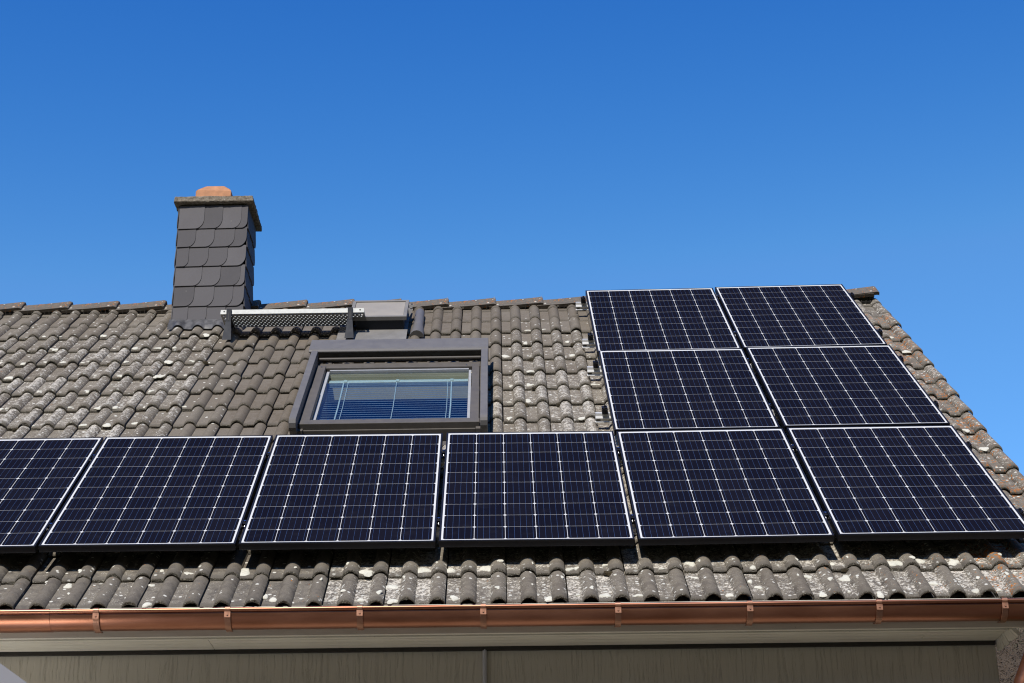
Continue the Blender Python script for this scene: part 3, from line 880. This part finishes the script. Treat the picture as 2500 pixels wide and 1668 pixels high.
for x in (lx + .1, tipx - .1):
    for y in (CYF + .12, CYF + .8):
        m = MB(); m.tube([(x, y, GROUND + .05), (x, y, tipz - .05)], .05, 12); m.build('post', M['canopy'], can, CB)
# added lean-to, unseen below the left of the wall: its zinc roof throws sunlight up onto the wall and the soffit
LB = Vector((-4.4, -.55, GROUND + .05))
lean = empty('bounce_lean_to', LB); tag(lean, 'unseen lean-to with a flat zinc roof, added to bounce sunlight onto the left wall', 'lean-to')
for x in (-6.5, -5.68, -4.86, -4.04, -3.22):
    m = MB(); m.box(x + .004, x + .816, -1.40, .045, -1.53, -1.50)
    m.box(x + .800, x + .816, -1.40, .045, -1.499, -1.475)
    m.build('bounce_sheet', M['zinc'], lean, LB)
for x in (-6.44, -4.42, -2.46):
    m = MB(); m.box(x - .04, x + .04, -1.38, -1.30, GROUND + .05, -1.645); m.build('post', M['white'], lean, LB)
m = MB(); m.box(-6.5, -2.40, -1.39, -1.29, -1.64, -1.54); m.build('beam', M['white'], lean, LB)

# ------------------------------------------------------------------ roof step for the chimney sweep
SX0, SX1, SY0, SY1, SZ = -2.228, -1.172, 3.153, 3.390, 2.710
def tilt(p):                       # the tread lies level
    a = 0.0; y, z = p[1] - SY0, p[2] - SZ
    return (p[0], SY0 + y * math.cos(a) - z * math.sin(a), SZ + y * math.sin(a) + z * math.cos(a))
step = empty('roof_step', (-1.70, 3.15, 2.50))
tag(step, 'galvanised perforated roof step on two dark brackets beside the chimney', 'roof step')
SB = Vector((-1.70, 3.15, 2.50))
# perforated plate: every hole is a real hole with a raised collar
m = MB(tilt)
nxh, nyh, NS = 35, 8, 12
dx = (SX1 - SX0 - .02) / nxh; dy = (SY1 - SY0 - .008) / nyh
def square(cx, cy, t):
    c_, s_ = math.cos(t), math.sin(t); q = min((dx / 2) / max(1e-6, abs(c_)), (dy / 2) / max(1e-6, abs(s_)))
    return (cx + c_ * q, cy + s_ * q)
ca = math.atan2(dy, dx)
angs = sorted([ca, math.pi - ca, math.pi + ca, 2 * math.pi - ca] + [2 * math.pi * k / NS for k in range(NS)]); NA_ = len(angs)
for j in range(nyh):
    off = .5 * dx if j % 2 else 0
    for i in range(-1, nxh + 1):
        x0 = SX0 + .01 + i * dx + off
        if x0 < SX0 or x0 + dx > SX1: continue
        cx, cy = x0 + dx / 2, SY0 + .004 + (j + .5) * dy; r = .0072
        hole = [(cx + r * math.cos(t), cy + r * math.sin(t)) for t in angs]
        rings = [[(*square(cx, cy, t), SZ + .003) for t in angs], [(cx + 1.35 * r * math.cos(t), cy + 1.35 * r * math.sin(t), SZ + .003) for t in angs],
                 [(x, y, SZ + .009) for x, y in hole], [(x, y, SZ) for x, y in hole], [(*square(cx, cy, t), SZ) for t in angs]]
        m.loft(rings, True, False, False)
m.box(SX0, SX1, SY0 - .002, SY0 + .002, SZ - .001, SZ + .033)
m.box(SX0, SX1, SY1 - .002, SY1 + .002, SZ - .001, SZ + .033)
m.box(SX0, SX0 + .010, SY0 + .0025, SY1 - .0025, SZ, SZ + .003); m.box(SX1 - .010, SX1, SY0 + .0025, SY1 - .0025, SZ, SZ + .003)
m.box(SX0 - .002, SX0, SY0, SY1, SZ - .001, SZ + .02); m.box(SX1, SX1 + .002, SY0, SY1, SZ - .001, SZ + .02)
m.mi = 1
for x in (SX0 + .025, SX1 - .028): m.tube([(x, SY0 - .003, SZ + .020), (x, SY0 - .0022, SZ + .020)], .006, 10)
m.build('grate', [M['galv'], M['rubber']], step, SB)
for x in (-2.166, -1.272):
    m = MB(); yb = SY0 - .004
    m.box(x - .018, x + .018, yb - .012, yb, SZ - .075, SZ + .036)                # slotted upright
    m.mi = 1; m.box(x - .004, x + .004, yb - .0135, yb - .0125, SZ - .06, SZ + .005); m.mi = 0
    m.hexa([(x - .034, yb - .055, SZ - .232), (x + .034, yb - .055, SZ - .232), (x + .030, yb + .04, SZ - .17), (x - .030, yb + .04, SZ - .17),
            (x - .019, yb - .018, SZ - .070), (x + .019, yb - .018, SZ - .070), (x + .016, yb + .006, SZ - .070), (x - .016, yb + .006, SZ - .070)])
    m.hexa([(x - .012, yb + .001, SZ - .022), (x + .012, yb + .001, SZ - .022), (x + .012, SY1, SZ - .022), (x - .012, SY1, SZ - .022), (x - .012, yb + .001, SZ - .004), (x + .012, yb + .001, SZ - .004), (x + .012, SY1, SZ - .004), (x - .012, SY1, SZ - .004)])
    m.hexa([(x - .010, yb + .02, SZ - .17), (x + .010, yb + .02, SZ - .17), (x + .010, yb + .045, SZ - .16), (x - .010, yb + .045, SZ - .16),
            (x - .010, SY1 - .06, SZ - .024), (x + .010, SY1 - .06, SZ - .024), (x + .010, SY1 - .03, SZ - .024), (x - .010, SY1 - .03, SZ - .024)])
    m.build('bracket', [M['plastic'], M['rubber']], step, SB, bevel=.003)

# ------------------------------------------------------------------ solar panels
panel = empty('solar_panel', (0, 0, 0), (TH, 0, 0))
HW, HH, FW = .489, .811, .0105
m = MB()
OW, OH = HW + FW, HH + FW
m.box(-OW, OW, -OH, -HH, -.035, .0018); m.box(-OW, OW, HH, OH, -.035, .0018)
m.box(-OW, -HW, -HH, HH, -.035, .0018); m.box(HW, OW, -HH, HH, -.035, .0018)
m.box(-OW, OW, -OH - .0012, -OH - .0002, -.0065, .0006); m.box(-OW, OW, -OH - .0012, -OH - .0002, -.0352, -.032)
fr = m.build('frame', M['frame'], panel, bevel=.0012)
m = MB(); m.box(-HW, HW, -HH, HH, -.006, 0)
lam = m.build('glass_laminate', M['panel'], panel)
m = MB(); m.mi = 0; m.box(-.06, .06, .62, .70, -.028, -.0065); m.build('junction_box', M['plastic'], panel)
spots = {  # (row, place): (u, v, off, tilt across, turn)
    (1, 1): (-3.0591, .8190, -.001, 0, .0012), (1, 2): (-2.0419, .8150, .001, -.0062, .0030), (1, 3): (-1.0213, .8010, .004, -.005, .0025),
    (1, 4): (-.0012, .8010, .002, -.0041, -.0007), (1, 5): (1.0186, .8040, -.001, .0046, 0), (1, 6): (2.0416, .8090, .003, .0008, -.0013),
    (2, 5): (1.0100, 2.4850, -.006, .0021, -.0014), (2, 6): (2.0337, 2.4770, .006, .0026, .0010),
    (3, 5): (1.0053, 4.1415, -.012, .0085, -.002), (3, 6): (2.0212, 4.1395, .003, .0113, -.002)}
plabels = {
    (1, 1): 'solar panel cut by the left photo edge, first of the bottom row',
    (1, 2): 'whole solar panel at the left end of the bottom row, beside the cut off one',
    (1, 3): 'bottom row solar panel directly below the roof window with the blind',
    (1, 4): 'bottom row solar panel below the bare tiles right of the roof window',
    (1, 5): 'bottom row solar panel under the left column of the stacked upper panels',
    (1, 6): 'bottom row solar panel at the right end next to the tiled verge',
    (2, 5): 'middle row solar panel, left one, with aluminium rail ends poking out beside it',
    (2, 6): 'middle row solar panel, right one, next to the tiled verge',
    (3, 5): 'topmost row solar panel, left one, hiding the end of the ridge tiles',
    (3, 6): 'topmost row solar panel, right one, next to the last ridge tile'}
i = 0
for key, (u, v, n, ta, tn) in spots.items():
    o = panel if i == 0 else copy_tree(panel)
    o.location = roofp((u, v, n))
    o.rotation_euler = (Matrix.Rotation(TH, 3, 'X') @ Matrix.Rotation(-ta, 3, 'Y') @ Matrix.Rotation(tn, 3, 'Z')).to_euler()
    tag(o, plabels[key], 'solar panel', 'black framed solar panels on the roof'); i += 1

# rails with their clamps -------------------------------------------------------------
def rail(v, ua, ub, label, gaps_, ends, name='mounting_rail'):
    at = roofp(((ua + ub) / 2, v, -.072))
    e_ = empty(name, at, (TH, 0, 0)); tag(e_, label, 'rail', 'aluminium rails carrying the panels')
    h = (ub - ua) / 2; m = MB()
    prof = [(-.021, -.031), (.021, -.031), (.021, .026), (.006, .026), (.006, .004), (-.005, .004), (-.005, .026), (-.009, .026), (-.012, .012), (-.021, -.001), (-.021, -.006), (-.013, -.008), (-.014, -.020), (-.021, -.026)]
    m.prism(prof, lambda p, q: (-h, p, q), lambda p, q: (h, p, q))
    m.mi = 1; m.box(-h - .001, -h - .0005, -.008, .008, -.026, -.010); m.box(-h + .004, -h + .030, -.0150, -.0128, -.018, -.010)
    m.build('rail_profile', [M['alu'], M['rubber']], e_)
    for u, kind in [(g_, 0) for g_ in gaps_] + [(g_, 1) for g_ in ends]:
        x = u - (ua + ub) / 2; m = MB()
        if kind == 0:
            m.box(x - .0095, x + .0095, -.025, .025, .062, .0665); m.box(x - .008, x + .008, -.022, .022, .027, .0615)
            m.mi = 1; m.tube([(x, -.004, .067), (x, -.004, .074)], .0065, 10)
            m.tube([(x, -.030, .045), (x, -.022, .05)], .006, 10)
        else:
            m.box(x - .018, x + .018, -.026, .026, .026, .058); m.box(x - .020, x + .016, -.020, .020, .0585, .068)
            m.box(x - .014, x + .002, -.034, -.027, .030, .066)
            m.mi = 2; m.tube([(x, 0, .069), (x, 0, .078)], .007, 10)
        m.build('clamp', [M['frame'], M['steel'], M['rubber']], e_, bevel=.0015)
up = [(4.720, 'topmost'), (3.715, 'second'), (3.055, 'third'), (2.090, 'lowest stub end')]
wl_ = {4.720: 'short aluminium rail end just under the ridge beside the top solar panel', 3.715: 'aluminium rail end near the lower corner of the top left solar panel',
       3.055: 'aluminium rail end near the upper corner of the middle left solar panel', 2.090: 'longest aluminium rail end, just above the bottom row of panels'}
for v, _ in up:
    rail(v, .420, 2.56, wl_[v], [1.512], [.478, 2.552])
gp = [-3.57, -2.55, -1.531, -.511, .5095, 1.530]
rail(1.335, -4.1, 2.57, 'upper rail under the bottom row of panels, glimpsed through the gaps', gp, [2.560])
rail(.300, -4.1, 2.57, 'lower rail under the bottom row of panels, seen in the gaps near the eaves', gp, [2.560])
